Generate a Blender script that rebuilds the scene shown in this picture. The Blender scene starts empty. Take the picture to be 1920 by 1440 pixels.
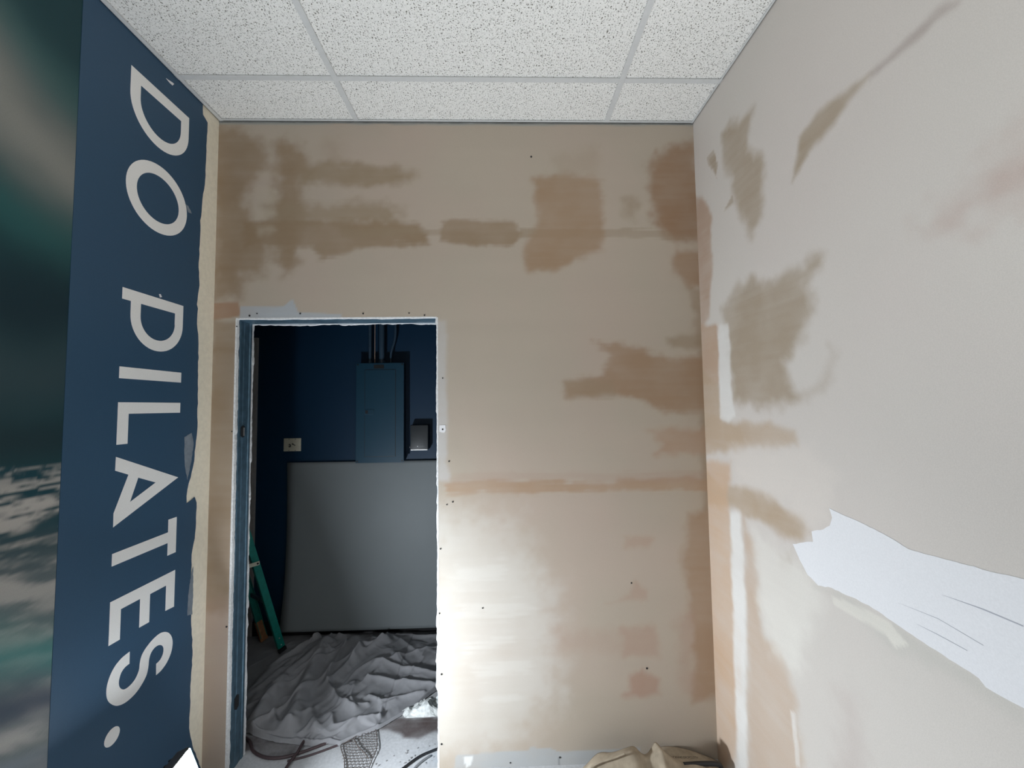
import bpy, bmesh, math, random
import numpy as np
from mathutils import Vector, Matrix
random.seed(7); RNG = np.random.RandomState(7)
S = bpy.context.scene
C = S.collection

# ------------------------------------------------------------------ camera, light, exposure
HC = 1.622                      # lens height above the floor
FPX, YAW, PITCH, ROLL = 754.22, 0.02636, 0.05411, 0.01351
def cam_ray(px, py):
    a, b = px-960, py-720
    c, s = math.cos(ROLL), math.sin(ROLL)
    u = c*a-s*b; v = s*a+c*b
    y0, z0 = FPX, -v
    y = y0*math.cos(PITCH)-z0*math.sin(PITCH); z = y0*math.sin(PITCH)+z0*math.cos(PITCH)
    return Vector((u*math.cos(YAW)+y*math.sin(YAW), -u*math.sin(YAW)+y*math.cos(YAW), z))
right = (cam_ray(961, 720)-cam_ray(960, 720)).normalized()
fwd = cam_ray(960, 720).normalized()
up = right.cross(fwd)
cd = bpy.data.cameras.new('camera'); cam = bpy.data.objects.new('camera', cd); C.objects.link(cam)
cd.sensor_fit = 'HORIZONTAL'; cd.sensor_width = 36.0; cd.lens = 36.0*FPX/1920; cd.clip_start = 0.05
m = Matrix((right, up, -fwd)).transposed().to_4x4(); m.translation = (0, 0, HC); cam.matrix_world = m
S.camera = cam

W = bpy.data.worlds.new('world'); S.world = W; W.use_nodes = True
W.node_tree.nodes['Background'].inputs[0].default_value = (0.5, 0.5, 0.55, 1)
W.node_tree.nodes['Background'].inputs[1].default_value = 0.0
S.view_settings.view_transform = 'Standard'; S.view_settings.look = 'None'
S.view_settings.exposure = 0.0; S.view_settings.gamma = 1.0; S.view_settings.use_curve_mapping = False

def area(name, loc, direction, size, power, col):
    l = bpy.data.lights.new(name, 'AREA'); l.shape = 'RECTANGLE'; l.size, l.size_y = size
    l.energy = power; l.color = col
    o = bpy.data.objects.new(name, l); C.objects.link(o); o.location = loc
    o.rotation_euler = Vector(direction).to_track_quat('-Z', 'Y').to_euler(); return o
# two unseen fill lights added behind the camera, one up at the ceiling
upl = area('fill_uplight', (0.05, -0.6, 0.9), (0.0, 0.12, 1), (0.5, 0.5), 22, (0.95, 0.98, 1.0)); upl.data.spread = math.radians(130)
area('fill_light', (0.5, -2.2, 1.35), (-0.40, 1, -0.02), (1.6, 1.6), 13, (1.0, 0.96, 0.93))
# LED work light standing low beside the left wall: strength of its lens
LAMP_POS = Vector((-1.045, 1.40, 0.445)); LAMP_DIR = Vector((0.92, 0.10, 0.36)).normalized(); LAMP_W = 1380.0

XL, XR, YB, ZC = -1.3431, 0.9663, 1.8999, 3.0104       # room: left, right, back, ceiling
DL, DR, DT = -1.2352, -0.3040, 2.0463                  # doorway in the back wall
WT = 0.125                                             # thickness of the back wall
YF = -3.2                                              # front of the room
CB, CL, CR = 3.03, -2.75, 1.2                          # storage room: back, left, right

# ------------------------------------------------------------------ helpers
def on_back(px, py, Y=YB):
    d = cam_ray(px, py); t = Y/d.y; return (d.x*t, d.z*t+HC)
def on_left(px, py, X=XL):
    d = cam_ray(px, py); t = X/d.x; return (d.y*t, d.z*t+HC)
def on_right(px, py): return on_left(px, py, XR)
def on_floor(px, py, h=0.0):
    d = cam_ray(px, py); t = (h-HC)/d.z; return (d.x*t, d.y*t)

def link(name, me, mat=None, parent=None):
    o = bpy.data.objects.new(name, me); C.objects.link(o)
    if mat is not None: me.materials.append(mat)
    if parent is not None: o.parent = parent
    return o
def tag(o, label=None, cat=None, group=None, kind=None):
    if label: o['label'] = label
    if cat: o['category'] = cat
    if group: o['group'] = group
    if kind: o['kind'] = kind
    return o
def empty(name, loc=(0, 0, 0)):
    o = bpy.data.objects.new(name, None); C.objects.link(o); o.location = loc; o.empty_display_size = 0.1; return o
def bm_obj(name, bm, mat=None, parent=None, smooth=False, world=True):
    bmesh.ops.recalc_face_normals(bm, faces=bm.faces)
    if parent is not None and world:       # geometry given in room coordinates
        bmesh.ops.translate(bm, verts=bm.verts, vec=-world_loc(parent))
    me = bpy.data.meshes.new(name); bm.to_mesh(me); bm.free()
    if smooth:
        for p in me.polygons: p.use_smooth = True
    return link(name, me, mat, parent)
def world_loc(o):
    v = Vector(o.location)
    while o.parent: o = o.parent; v += Vector(o.location)
    return v
def add_box(bm, a, b, bev=0.0):
    a, b = Vector(a), Vector(b)
    r = bmesh.ops.create_cube(bm, size=1.0)
    for v in r['verts']:
        v.co = Vector(((a.x+b.x)/2+v.co.x*(b.x-a.x), (a.y+b.y)/2+v.co.y*(b.y-a.y), (a.z+b.z)/2+v.co.z*(b.z-a.z)))
    if bev > 0:
        es = list({e for v in r['verts'] for e in v.link_edges})
        bmesh.ops.bevel(bm, geom=es, offset=bev, segments=2, affect='EDGES', profile=0.6)
def box(name, a, b, mat, parent=None, bev=0.0):
    bm = bmesh.new(); add_box(bm, a, b, bev); return bm_obj(name, bm, mat, parent)
def add_bar(bm, p, q, w, d, upv=(0, 0, 1), bev=0.0):
    p, q = Vector(p), Vector(q); z = (q-p).normalized(); x = Vector(upv).cross(z)
    if x.length < 1e-4: x = Vector((1, 0, 0))
    x.normalize(); y = z.cross(x)
    r = bmesh.ops.create_cube(bm, size=1.0); L = (q-p).length; mid = (p+q)/2
    for v in r['verts']: v.co = mid + x*(v.co.x*w) + y*(v.co.y*d) + z*(v.co.z*L)
    if bev > 0:
        es = list({e for v in r['verts'] for e in v.link_edges})
        bmesh.ops.bevel(bm, geom=es, offset=bev, segments=2, affect='EDGES', profile=0.6)
def add_tube(bm, pts, r, seg=10, caps=True, flat=1.0):
    pts = [Vector(p) for p in pts]; rings = []
    n0 = None
    for i, p in enumerate(pts):
        t = (pts[min(i+1, len(pts)-1)]-pts[max(i-1, 0)]).normalized()
        a = Vector((0, 0, 1)).cross(t) if abs(t.z) < 0.95 else Vector((1, 0, 0)).cross(t)
        a.normalize()
        if n0 is not None and a.dot(n0) < 0: a = -a
        n0 = a; b = t.cross(a)
        rr = r[i] if isinstance(r, (list, tuple)) else r
        rings.append([bm.verts.new(p+a*math.cos(2*math.pi*k/seg)*rr+b*math.sin(2*math.pi*k/seg)*rr*flat) for k in range(seg)])
    for i in range(len(rings)-1):
        for k in range(seg):
            bm.faces.new((rings[i][k], rings[i][(k+1) % seg], rings[i+1][(k+1) % seg], rings[i+1][k]))
    if caps: bm.faces.new(rings[0][::-1]); bm.faces.new(rings[-1])
def smooth_path(pts, n=8):
    pts = [Vector(p) for p in pts]; out = []
    for i in range(len(pts)-1):
        p0 = pts[max(i-1, 0)]; p1 = pts[i]; p2 = pts[i+1]; p3 = pts[min(i+2, len(pts)-1)]
        for k in range(n):
            t = k/n
            out.append(0.5*((2*p1)+(p2-p0)*t+(2*p0-5*p1+4*p2-p3)*t*t+(3*p1-p0-3*p2+p3)*t**3))
    out.append(pts[-1]); return out
def lin(c):
    return tuple(((v/255)/12.92 if v/255 <= 0.04045 else ((v/255+0.055)/1.055)**2.4) for v in c)

# numpy noise in wall coordinates
def vnoise(x, y, seed=0):
    xi = np.floor(x).astype(np.int64); yi = np.floor(y).astype(np.int64); fx = x-xi; fy = y-yi
    fx = fx*fx*(3-2*fx); fy = fy*fy*(3-2*fy)
    def h(a, b):
        n = (a*374761393+b*668265263+seed*974634777) & 0x7fffffff
        n = ((n ^ (n >> 13))*1274126177) & 0x7fffffff
        return ((n ^ (n >> 16)) & 0xffff)/65535.0
    return (h(xi, yi)*(1-fx)+h(xi+1, yi)*fx)*(1-fy)+(h(xi, yi+1)*(1-fx)+h(xi+1, yi+1)*fx)*fy
def fbm(x, y, seed=0, o=4):
    s = 0; a = 0.5; t = 0
    for k in range(o): s = s+a*vnoise(x*2**k, y*2**k, seed+k*17); t += a; a *= 0.5
    return s/t
def sdf_poly(P, x, y):
    n = len(P); d = np.full(x.shape, 1e9); inside = np.zeros(x.shape, bool)
    for i in range(n):
        ax, ay = P[i]; bx, by = P[(i+1) % n]
        ex, ey = bx-ax, by-ay; L = ex*ex+ey*ey+1e-12
        t = np.clip(((x-ax)*ex+(y-ay)*ey)/L, 0, 1)
        d = np.minimum(d, np.hypot(x-ax-t*ex, y-ay-t*ey))
        c = ((ay > y) != (by > y))
        with np.errstate(divide='ignore', invalid='ignore'):
            c &= x < (bx-ax)*(y-ay)/(by-ay+1e-12)+ax
        inside ^= c
    return np.where(inside, d, -d)
def dist_line(P, x, y):
    d = np.full(x.shape, 1e9)
    for i in range(len(P)-1):
        ax, ay = P[i][:2]; bx, by = P[i+1][:2]
        ex, ey = bx-ax, by-ay; L = ex*ex+ey*ey+1e-12
        t = np.clip(((x-ax)*ex+(y-ay)*ey)/L, 0, 1)
        d = np.minimum(d, np.hypot(x-ax-t*ex, y-ay-t*ey))
    return d
def sstep(a, b, v):
    t = np.clip((v-a)/(b-a), 0, 1); return t*t*(3-2*t)
def stain(col, x, y, P, c, alpha, soft, warp=0.008, seed=1, streak=0.0, axis='h'):
    if soft > .0045: soft *= 2.1
    pad = soft*2+0.05
    xs = [p[0] for p in P]; ys = [p[1] for p in P]
    m = (x > min(xs)-pad) & (x < max(xs)+pad) & (y > min(ys)-pad) & (y < max(ys)+pad)
    if not m.any(): return
    xx, yy = x[m], y[m]
    wx = xx+(fbm(xx*9, yy*9, seed)-.5)*warp*3; wy = yy+(fbm(xx*9+40, yy*9, seed+5)-.5)*warp*3
    d = sdf_poly(P, wx, wy)
    if streak:
        s = fbm(xx*4, yy*90, seed+9, 3) if axis == 'h' else fbm(xx*90, yy*4, seed+9, 3)
        d = d+(s-.5)*streak
    if soft > .006: d = d+(fbm(xx*22, yy*22, seed+13)-.5)*soft*1.6
    k = sstep(-soft, soft, d)*alpha*np.clip(0.62+0.66*fbm(xx*6, yy*6, seed+3)+.25*(fbm(xx*5, yy*60, seed+23)-.5), 0, 1.12)
    k = np.clip(k, 0, 1)[:, None]
    col[m] = col[m]*(1-k)+np.array(lin(c))*k

def grid_mesh(name, us, vs, to3d, hole=None, colfn=None, thick=None):
    us, vs = np.asarray(us), np.asarray(vs); nu, nv = len(us), len(vs)
    U, V = np.meshgrid(us, vs, indexing='ij'); U = U.ravel(); V = V.ravel()
    co = to3d(U, V)
    I, J = np.meshgrid(np.arange(nu-1), np.arange(nv-1), indexing='ij'); I = I.ravel(); J = J.ravel()
    if hole is not None:
        cu = (us[I]+us[I+1])/2; cv = (vs[J]+vs[J+1])/2
        keep = ~((cu > hole[0]) & (cu < hole[1]) & (cv > hole[2]) & (cv < hole[3])); I = I[keep]; J = J[keep]
    q = np.stack([I*nv+J, (I+1)*nv+J, (I+1)*nv+J+1, I*nv+J+1], 1)
    me = bpy.data.meshes.new(name); me.vertices.add(len(co)); me.vertices.foreach_set('co', co.astype(np.float32).ravel())
    me.loops.add(q.size); me.loops.foreach_set('vertex_index', q.astype(np.int32).ravel())
    me.polygons.add(len(q)); me.polygons.foreach_set('loop_start', np.arange(0, q.size, 4, dtype=np.int32))
    me.update(calc_edges=True); me.validate()
    if colfn is not None:
        c = colfn(U, V); a = me.color_attributes.new('tone', 'FLOAT_COLOR', 'POINT')
        a.data.foreach_set('color', np.concatenate([c, np.ones((len(c), 1))], 1).astype(np.float32).ravel())
    return me
def lines(*segs):
    out = [segs[0][0]]
    for a, b, step in segs:
        n = max(1, int(round((b-a)/step))); out += list(a+(b-a)*np.arange(1, n+1)/n)
    return np.array(out)

# ------------------------------------------------------------------ materials
def mat(name, col=(0.5, 0.5, 0.5), rough=0.6, metal=0.0, spec=0.5, noise=None, bump=None, attr=None, emit=None, backface=None):
    M = bpy.data.materials.new(name); M.use_nodes = True; N = M.node_tree.nodes; L = M.node_tree.links; B = N['Principled BSDF']
    B.inputs['Base Color'].default_value = (*col, 1); B.inputs['Roughness'].default_value = rough
    B.inputs['Metallic'].default_value = metal; B.inputs['Specular IOR Level'].default_value = spec
    tc = N.new('ShaderNodeTexCoord')
    src = None
    if attr:
        a = N.new('ShaderNodeAttribute'); a.attribute_name = attr; src = a.outputs['Color']
    if noise:                      # (scale, amount, detail)
        n = N.new('ShaderNodeTexNoise'); n.inputs['Scale'].default_value = noise[0]; n.inputs['Detail'].default_value = noise[2]
        L.new(tc.outputs['Object'], n.inputs['Vector'])
        mr = N.new('ShaderNodeMapRange'); mr.inputs['To Min'].default_value = 1-noise[1]; mr.inputs['To Max'].default_value = 1+noise[1]
        mr.inputs['From Min'].default_value = 0.3; mr.inputs['From Max'].default_value = 0.7
        L.new(n.outputs['Fac'], mr.inputs['Value'])
        vm = N.new('ShaderNodeVectorMath'); vm.operation = 'SCALE'; L.new(mr.outputs[0], vm.inputs['Scale'])
        if src: L.new(src, vm.inputs[0])
        else: vm.inputs[0].default_value = col
        src = vm.outputs[0]
    if src: L.new(src, B.inputs['Base Color'])
    if bump:                       # list of (scale, strength, distance)
        prev = None
        for sc, st, di in bump:
            n = N.new('ShaderNodeTexNoise'); n.inputs['Scale'].default_value = sc; n.inputs['Detail'].default_value = 3
            L.new(tc.outputs['Object'], n.inputs['Vector'])
            b = N.new('ShaderNodeBump'); b.inputs['Strength'].default_value = st; b.inputs['Distance'].default_value = di
            L.new(n.outputs['Fac'], b.inputs['Height'])
            if prev: L.new(prev, b.inputs['Normal'])
            prev = b.outputs[0]
        L.new(prev, B.inputs['Normal'])
    if emit:
        B.inputs['Emission Color'].default_value = (*emit[0], 1); B.inputs['Emission Strength'].default_value = emit[1]
    return M

M_wall = mat('skimmed_drywall', rough=0.75, spec=0.3, attr='tone', noise=(420, 0.05, 2), bump=[(6, 0.25, 0.004), (260, 0.15, 0.0006)])
M_print = mat('printed_wallpaper', rough=0.62, spec=0.35, attr='tone', noise=(700, 0.09, 2), bump=[(300, 0.15, 0.0005)])
M_navy = mat('navy_wallpaper', lin((47, 78, 104)), rough=0.55, spec=0.4, noise=(600, 0.07, 2), bump=[(4, 0.2, 0.004), (300, 0.12, 0.0005)])
M_letter = mat('pale_grey_print', lin((238, 238, 236)), rough=0.6, spec=0.35, noise=(600, 0.05, 2))
M_left = mat('cream_compound', lin((236, 229, 210)), rough=0.8, spec=0.25, noise=(60, 0.05, 4), bump=[(25, 0.4, 0.003)])
M_comp = mat('white_compound', lin((228, 228, 230)), rough=0.8, spec=0.25, noise=(300, 0.03, 3), bump=[(12, 0.3, 0.003)])
M_smear = mat('thin_grey_compound', lin((124, 134, 144)), rough=0.8, spec=0.2, noise=(40, 0.15, 4))
M_blue = mat('dark_blue_paint', lin((6, 44, 70)), rough=0.5, spec=0.4, noise=(500, 0.04, 2), bump=[(220, 0.2, 0.0008)])
M_panel = mat('blue_painted_steel', lin((15, 58, 78)), rough=0.42, spec=0.5, noise=(300, 0.03, 2), bump=[(150, 0.12, 0.0006)])
M_dark = mat('black_plastic', (0.012, 0.012, 0.013), rough=0.5)
M_metal = mat('galvanised_steel', lin((88, 116, 134)), rough=0.38, metal=0.55, noise=(30, 0.22, 5), bump=[(45, 0.25, 0.002)])
M_bright = mat('bright_metal', (0.75, 0.75, 0.74), rough=0.3, metal=0.9)
M_pipe = mat('painted_conduit', lin((50, 72, 90)), rough=0.45, noise=(90, 0.1, 3))
M_gyp = mat('broken_gypsum', lin((225, 226, 226)), rough=0.9, spec=0.2, noise=(120, 0.12, 4), bump=[(90, 0.6, 0.003)])
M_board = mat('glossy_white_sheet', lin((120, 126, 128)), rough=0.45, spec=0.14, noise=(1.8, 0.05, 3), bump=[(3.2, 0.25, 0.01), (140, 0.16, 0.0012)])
M_trim = mat('grey_trim_paint', lin((160, 156, 152)), rough=0.5, noise=(40, 0.06, 3))
M_green = mat('green_fibreglass', lin((16, 128, 116)), rough=0.45, noise=(35, 0.12, 4), bump=[(120, 0.1, 0.001)])
M_tan = mat('tan_rubber_boot', lin((168, 122, 84)), rough=0.8, noise=(40, 0.2, 4))
M_canvas = mat('canvas_cloth', lin((146, 146, 149)), rough=0.92, spec=0.15, noise=(14, 0.09, 5), bump=[(500, 0.3, 0.0008), (40, 0.3, 0.002)])
M_canvas2 = mat('tan_canvas_cloth', lin((160, 148, 130)), rough=0.92, spec=0.15, noise=(30, 0.16, 5), bump=[(500, 0.3, 0.0008), (60, 0.3, 0.002)])
M_chip = mat('dusty_chip', lin((150, 150, 150)), rough=.9)
M_floor = mat('dusty_concrete', rough=0.8, spec=0.3, attr='tone', noise=(80, 0.10, 5), bump=[(60, 0.35, 0.002)])
M_plain = mat('plain_wall_paint', lin((180, 172, 165)), rough=0.85)
M_film = mat('crumpled_white_film', lin((205, 208, 206)), rough=0.3, spec=0.5, noise=(60, 0.2, 4))
M_net = mat('dull_brown_netting', lin((92, 84, 80)), rough=0.7)
M_cord = mat('brown_cord', lin((70, 56, 58)), rough=0.6)
M_cordb = mat('black_cable', (0.012, 0.012, 0.014), rough=0.35)
M_cordg = mat('grey_flat_cable', lin((120, 122, 124)), rough=0.5)
M_plate = mat('ivory_plate', lin((196, 192, 172)), rough=0.5, noise=(60, 0.05, 3))
M_wbox = mat('charcoal_plastic', lin((42, 46, 49)), rough=0.45, noise=(300, 0.05, 2))
M_tee = mat('grid_steel_paint', lin((204, 206, 206)), rough=0.5, noise=(50, 0.03, 3))
M_yellow = mat('yellow_housing', lin((60, 60, 62)), rough=0.45)
M_ink = mat('faded_ink', lin((88, 80, 72)), rough=0.9)
M_lens = mat('led_lens', (0.9, 0.9, 0.9), rough=0.4, emit=((0.86, 0.93, 1.0), LAMP_W))
M_hole = mat('screw_black', (0.02, 0.02, 0.022), rough=0.6)

def tile_material():
    M = bpy.data.materials.new('fissured_ceiling_tile'); M.use_nodes = True; N = M.node_tree.nodes; L = M.node_tree.links; B = N['Principled BSDF']
    B.inputs['Roughness'].default_value = 0.95; B.inputs['Specular IOR Level'].default_value = 0.1
    tc = N.new('ShaderNodeTexCoord')
    def pits(scale, thr, seed, stretch):
        mp = N.new('ShaderNodeMapping'); mp.inputs['Location'].default_value = (seed, seed*2.1, 0); mp.inputs['Scale'].default_value = stretch
        nz = N.new('ShaderNodeTexNoise'); nz.inputs['Scale'].default_value = 45; nz.inputs['Detail'].default_value = 2
        L.new(tc.outputs['Object'], nz.inputs['Vector'])
        mx = N.new('ShaderNodeVectorMath'); mx.operation = 'MULTIPLY_ADD'
        mx.inputs[1].default_value = (0.016, 0.016, 0.0); L.new(nz.outputs['Color'], mx.inputs[0]); L.new(tc.outputs['Object'], mx.inputs[2])
        L.new(mx.outputs[0], mp.inputs['Vector'])
        v = N.new('ShaderNodeTexVoronoi'); v.voronoi_dimensions = '2D'; v.inputs['Scale'].default_value = scale; L.new(mp.outputs[0], v.inputs['Vector'])
        sx = N.new('ShaderNodeSeparateColor'); L.new(v.outputs['Color'], sx.inputs[0])
        r = N.new('ShaderNodeMath'); r.operation = 'MULTIPLY'; r.inputs[1].default_value = thr; L.new(sx.outputs[0], r.inputs[0])
        s = N.new('ShaderNodeMath'); s.operation = 'SUBTRACT'; L.new(r.outputs[0], s.inputs[0]); L.new(v.outputs['Distance'], s.inputs[1])
        g = N.new('ShaderNodeMapRange'); g.inputs['From Min'].default_value = 0.0; g.inputs['From Max'].default_value = 0.09; L.new(s.outputs[0], g.inputs['Value'])
        return g.outputs[0]
    a = pits(100, 0.27, 3.1, (1, 1, 1)); b = pits(165, 0.24, 8.7, (0.6, 1.25, 1)); c = pits(85, 0.17, 1.9, (1.5, 0.55, 1))
    m1 = N.new('ShaderNodeMath'); m1.operation = 'MAXIMUM'; L.new(a, m1.inputs[0]); L.new(b, m1.inputs[1])
    m2 = N.new('ShaderNodeMath'); m2.operation = 'MAXIMUM'; L.new(m1.outputs[0], m2.inputs[0]); L.new(c, m2.inputs[1])
    fn = N.new('ShaderNodeTexNoise'); fn.inputs['Scale'].default_value = 260; fn.inputs['Detail'].default_value = 3; L.new(tc.outputs['Object'], fn.inputs['Vector'])
    cr = N.new('ShaderNodeMix'); cr.data_type = 'RGBA'
    cr.inputs[6].default_value = (*lin((236, 236, 233)), 1); cr.inputs[7].default_value = (*lin((122, 120, 112)), 1)
    L.new(m2.outputs[0], cr.inputs[0])
    mr = N.new('ShaderNodeMapRange'); mr.inputs['From Min'].default_value = 0.3; mr.inputs['From Max'].default_value = 0.7; mr.inputs['To Min'].default_value = 0.9; mr.inputs['To Max'].default_value = 1.07
    L.new(fn.outputs['Fac'], mr.inputs['Value'])
    vm = N.new('ShaderNodeVectorMath'); vm.operation = 'SCALE'; L.new(cr.outputs[2], vm.inputs[0]); L.new(mr.outputs[0], vm.inputs['Scale'])
    L.new(vm.outputs[0], B.inputs['Base Color'])
    hs = N.new('ShaderNodeMath'); hs.operation = 'SUBTRACT'; L.new(fn.outputs['Fac'], hs.inputs[0]); L.new(m2.outputs[0], hs.inputs[1])
    bp = N.new('ShaderNodeBump'); bp.inputs['Strength'].default_value = 0.5; bp.inputs['Distance'].default_value = 0.003
    L.new(hs.outputs[0], bp.inputs['Height']); L.new(bp.outputs[0], B.inputs['Normal'])
    return M
M_tile = tile_material()

# ------------------------------------------------------------------ back wall with the doorway
TAN = (146, 124, 98); TAN2 = (152, 134, 110); ROSE = (172, 146, 130)
def z7(pts): return [on_back(360+a/3.13, 180+b/3.13) for a, b in pts]
def pb(pts): return [on_back(a, b) for a, b in pts]
def back_colours(x, z):
    c = np.tile(np.array(lin((181, 169, 154))), (len(x), 1))
    n = fbm(x*1.7, z*1.7, 3); n2 = fbm(x*0.9+7, z*14, 11)
    c *= (0.95+0.10*n+0.05*(n2-.5))[:, None]
    pink = np.clip((fbm(x*2.2+3, z*2.2, 21)-.45)*2.5, 0, 1)[:, None]
    c = c*(1-pink*0.5)+np.array(lin((188, 168, 156)))*pink*0.5
    st = lambda P, col, a, s, **k: stain(c, x, z, P, col, a, s, **k)
    st(pb([(800,960),(960,980),(1040,1100),(1050,1300),(960,1400),(800,1420)]), (206, 203, 196), .55, .05, seed=90)
    # upper left of the wall
    st(z7([(190,170),(330,220),(430,300),(430,430),(340,520),(320,620),(340,720),(400,830),(440,900),(400,1050),(290,1060),(270,1180),(120,1190),(120,170)]), TAN, .85, .022, seed=2)
    st(z7([(500,300),(560,262),(640,300),(700,400),(760,430),(640,520),(655,640),(620,880),(600,1020),(550,1050),(500,960),(480,700),(500,540)]), (146,124,98), .85, .022, seed=3)
    st(z7([(650,430),(800,380),(900,400),(1200,412),(1330,460),(1280,515),(900,540),(650,500)]), TAN2, .9, .014, seed=4, streak=.015)
    st(z7([(780,280),(880,270),(900,400),(780,420)]), TAN2, .35, .03, seed=5)
    st(z7([(440,640),(780,640),(1000,610),(1240,665),(1200,740),(1000,760),(440,760)]), TAN2, .75, .022, seed=6, streak=.02)
    st(z7([(300,740),(700,730),(1150,735),(1330,750),(1390,810),(1380,865),(1000,890),(780,960),(700,890),(300,880)]), TAN, .8, .009, seed=7, streak=.035)
    st(z7([(700,880),(790,880),(750,965)]), TAN2, .6, .01, seed=8)
    for yy in (470, 560, 610, 700, 790): st(z7([(380,yy-18),(480,yy-26),(500,yy),(400,yy+22)]), (190,178,160), .5, .012, seed=yy)
    st(z7([(120,1215),(270,1210),(287,1290),(150,1312),(120,1312)]), (166,134,110), .9, .004, warp=.004, seed=9)
    st(z7([(120,1320),(262,1320),(255,1500),(120,1500)]), TAN, .7, .008, seed=10)
    st(pb([(395,650),(447,650),(442,1000),(430,1150),(378,1150)]), TAN, .72, .012, seed=11)
    st(pb([(380,1120),(436,1120),(426,1440),(370,1440)]), ROSE, .4, .02, seed=12)
    # middle top
    st(pb([(828,414),(900,412),(962,416),(978,438),(962,460),(880,460),(826,450)]), TAN, .8, .007, seed=13, streak=.02)
    st(pb([(640,428),(830,432),(830,440),(640,446)]), TAN2, .5, .004, seed=14, streak=.02)
    st(pb([(975,428),(1300,430),(1306,446),(975,444)]), TAN2, .55, .004, seed=15, streak=.03)
    st(pb([(1000,334),(1060,328),(1128,336),(1131,400),(1130,470),(1065,495),(1030,512),(988,512),(984,455),(1008,420)]), (160,134,108), .85, .012, seed=16, streak=.01)
    st(pb([(1040,285),(1120,280),(1120,330),(1040,330)]), TAN2, .25, .02, seed=17)
    st(pb([(1165,372),(1185,366),(1198,385),(1190,412),(1170,405)]), TAN2, .5, .014, seed=18)
    # right top corner
    st(pb([(1215,305),(1260,272),(1300,262),(1325,400),(1325,450),(1250,447),(1222,400)]), (148,118,92), .85, .018, seed=19)
    st(pb([(1270,470),(1325,465),(1325,545),(1290,535),(1262,505)]), (156,128,102), .8, .014, seed=20)
    st(pb([(1296,540),(1335,540),(1340,960),(1320,960),(1312,700)]), TAN, .6, .012, seed=50)
    # right middle
    st(pb([(1112,640),(1165,642),(1250,672),(1330,668),(1330,772),(1250,772),(1170,742),(1060,746),(1058,718),(1130,700),(1145,668)]), (158,130,104), .8, .012, seed=21, streak=.02)
    st(pb([(1060,716),(1150,712),(1160,745),(1060,748)]), TAN2, .4, .006, seed=22, streak=.03)
    st(pb([(1248,632),(1330,626),(1330,655),(1260,652)]), TAN2, .7, .01, seed=23)
    st(pb([(1215,806),(1330,800),(1330,852),(1225,852),(1240,830)]), (172,142,118), .7, .012, seed=24)
    st(pb([(834,907),(900,900),(1100,905),(1335,893),(1335,920),(1100,920),(980,926),(838,925)]), (172,144,118), .8, .006, seed=25, streak=.03)
    st(pb([(830,890),(1335,880),(1335,905),(830,905)]), ROSE, .3, .008, seed=26, streak=.05)
    # right lower
    st(pb([(1168,1006),(1200,1002),(1226,1012),(1212,1026),(1172,1027)]), (174,146,126), .6, .01, seed=27)
    st(pb([(1190,1090),(1214,1110),(1216,1126),(1135,1131),(1180,1118)]), (174,146,128), .5, .008, seed=28)
    st(pb([(1165,1176),(1230,1176),(1232,1230),(1170,1232)]), (172,142,124), .6, .012, seed=29)
    st(pb([(1040,1185),(1165,1180),(1165,1225),(1050,1222)]), ROSE, .35, .02, seed=30)
    st(pb([(1178,1270),(1205,1256),(1236,1275),(1236,1300),(1200,1308),(1165,1304),(1178,1296)]), (170,138,120), .7, .009, seed=31)
    st(pb([(1292,965),(1345,940),(1355,1300),(1300,1318),(1296,1180),(1280,1040)]), (162,134,108), .72, .013, seed=32)
    st(pb([(1270,1160),(1300,1150),(1305,1310),(1275,1300)]), ROSE, .45, .02, seed=33)
    # white skim passes, grey paint left by the doorway and at the foot
    for P, s in (([(865,1135),(960,1128),(1000,1145),(960,1160),(860,1150)], 34), ([(880,1250),(990,1240),(995,1262),(900,1272)], 35),
                 ([(905,1312),(975,1296),(970,1305),(920,1322)], 36), ([(860,1070),(940,1060),(940,1085),(860,1090)], 37), ([(870,1200),(960,1195),(960,1215),(870,1225)], 51)):
        st(pb(P), (214, 211, 204), .3, .010, seed=s, streak=.14)
    st(pb([(450,575),(530,574),(548,560),(560,586),(640,590),(640,600),(448,600)]), (176,182,188), .85, .003, warp=.003, seed=38)
    st(pb([(820,600),(836,600),(838,860),(845,900),(820,900)]), (196,196,196), .6, .006, seed=39)
    st(pb([(855,1416),(990,1406),(994,1400),(1030,1402),(1050,1410),(1200,1402),(1205,1450),(850,1450)]), (178,180,180), .9, .002, warp=.004, seed=40)
    st(pb([(1050,1418),(1052,1450),(1048,1450),(1047,1418)]), (130,132,132), .7, .002, warp=.0, seed=41)
    st(pb([(868,1418),(886,1416),(884,1432),(874,1440)]), (225,225,222), .9, .002, warp=.002, seed=42)
    st(pb([(380,218),(1320,222),(1320,236),(380,232)]), (158,160,156), .8, .003, warp=.003, seed=43, streak=.01)
    return c
us = lines((XL, DL, .008), (DL, DR, .008), (DR, XR, .008)); vs = lines((0, DT, .008), (DT, ZC+.05, .008))
me = grid_mesh('wall_back', us, vs, lambda U, V: np.stack([U, np.full_like(U, YB), V], 1), hole=(DL, DR, -1, DT), colfn=back_colours)
wall_back = link('wall_back', me, M_wall); tag(wall_back, kind='structure')
# core and far face of the same wall
bm = bmesh.new()
add_box(bm, (CL, YB+.016, 0), (DL, YB+WT, ZC)); add_box(bm, (DR, YB+.016, 0), (CR, YB+WT, ZC)); add_box(bm, (DL, YB+.016, DT), (DR, YB+WT, ZC))
bm_obj('wall_core', bm, M_blue, wall_back)

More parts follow.
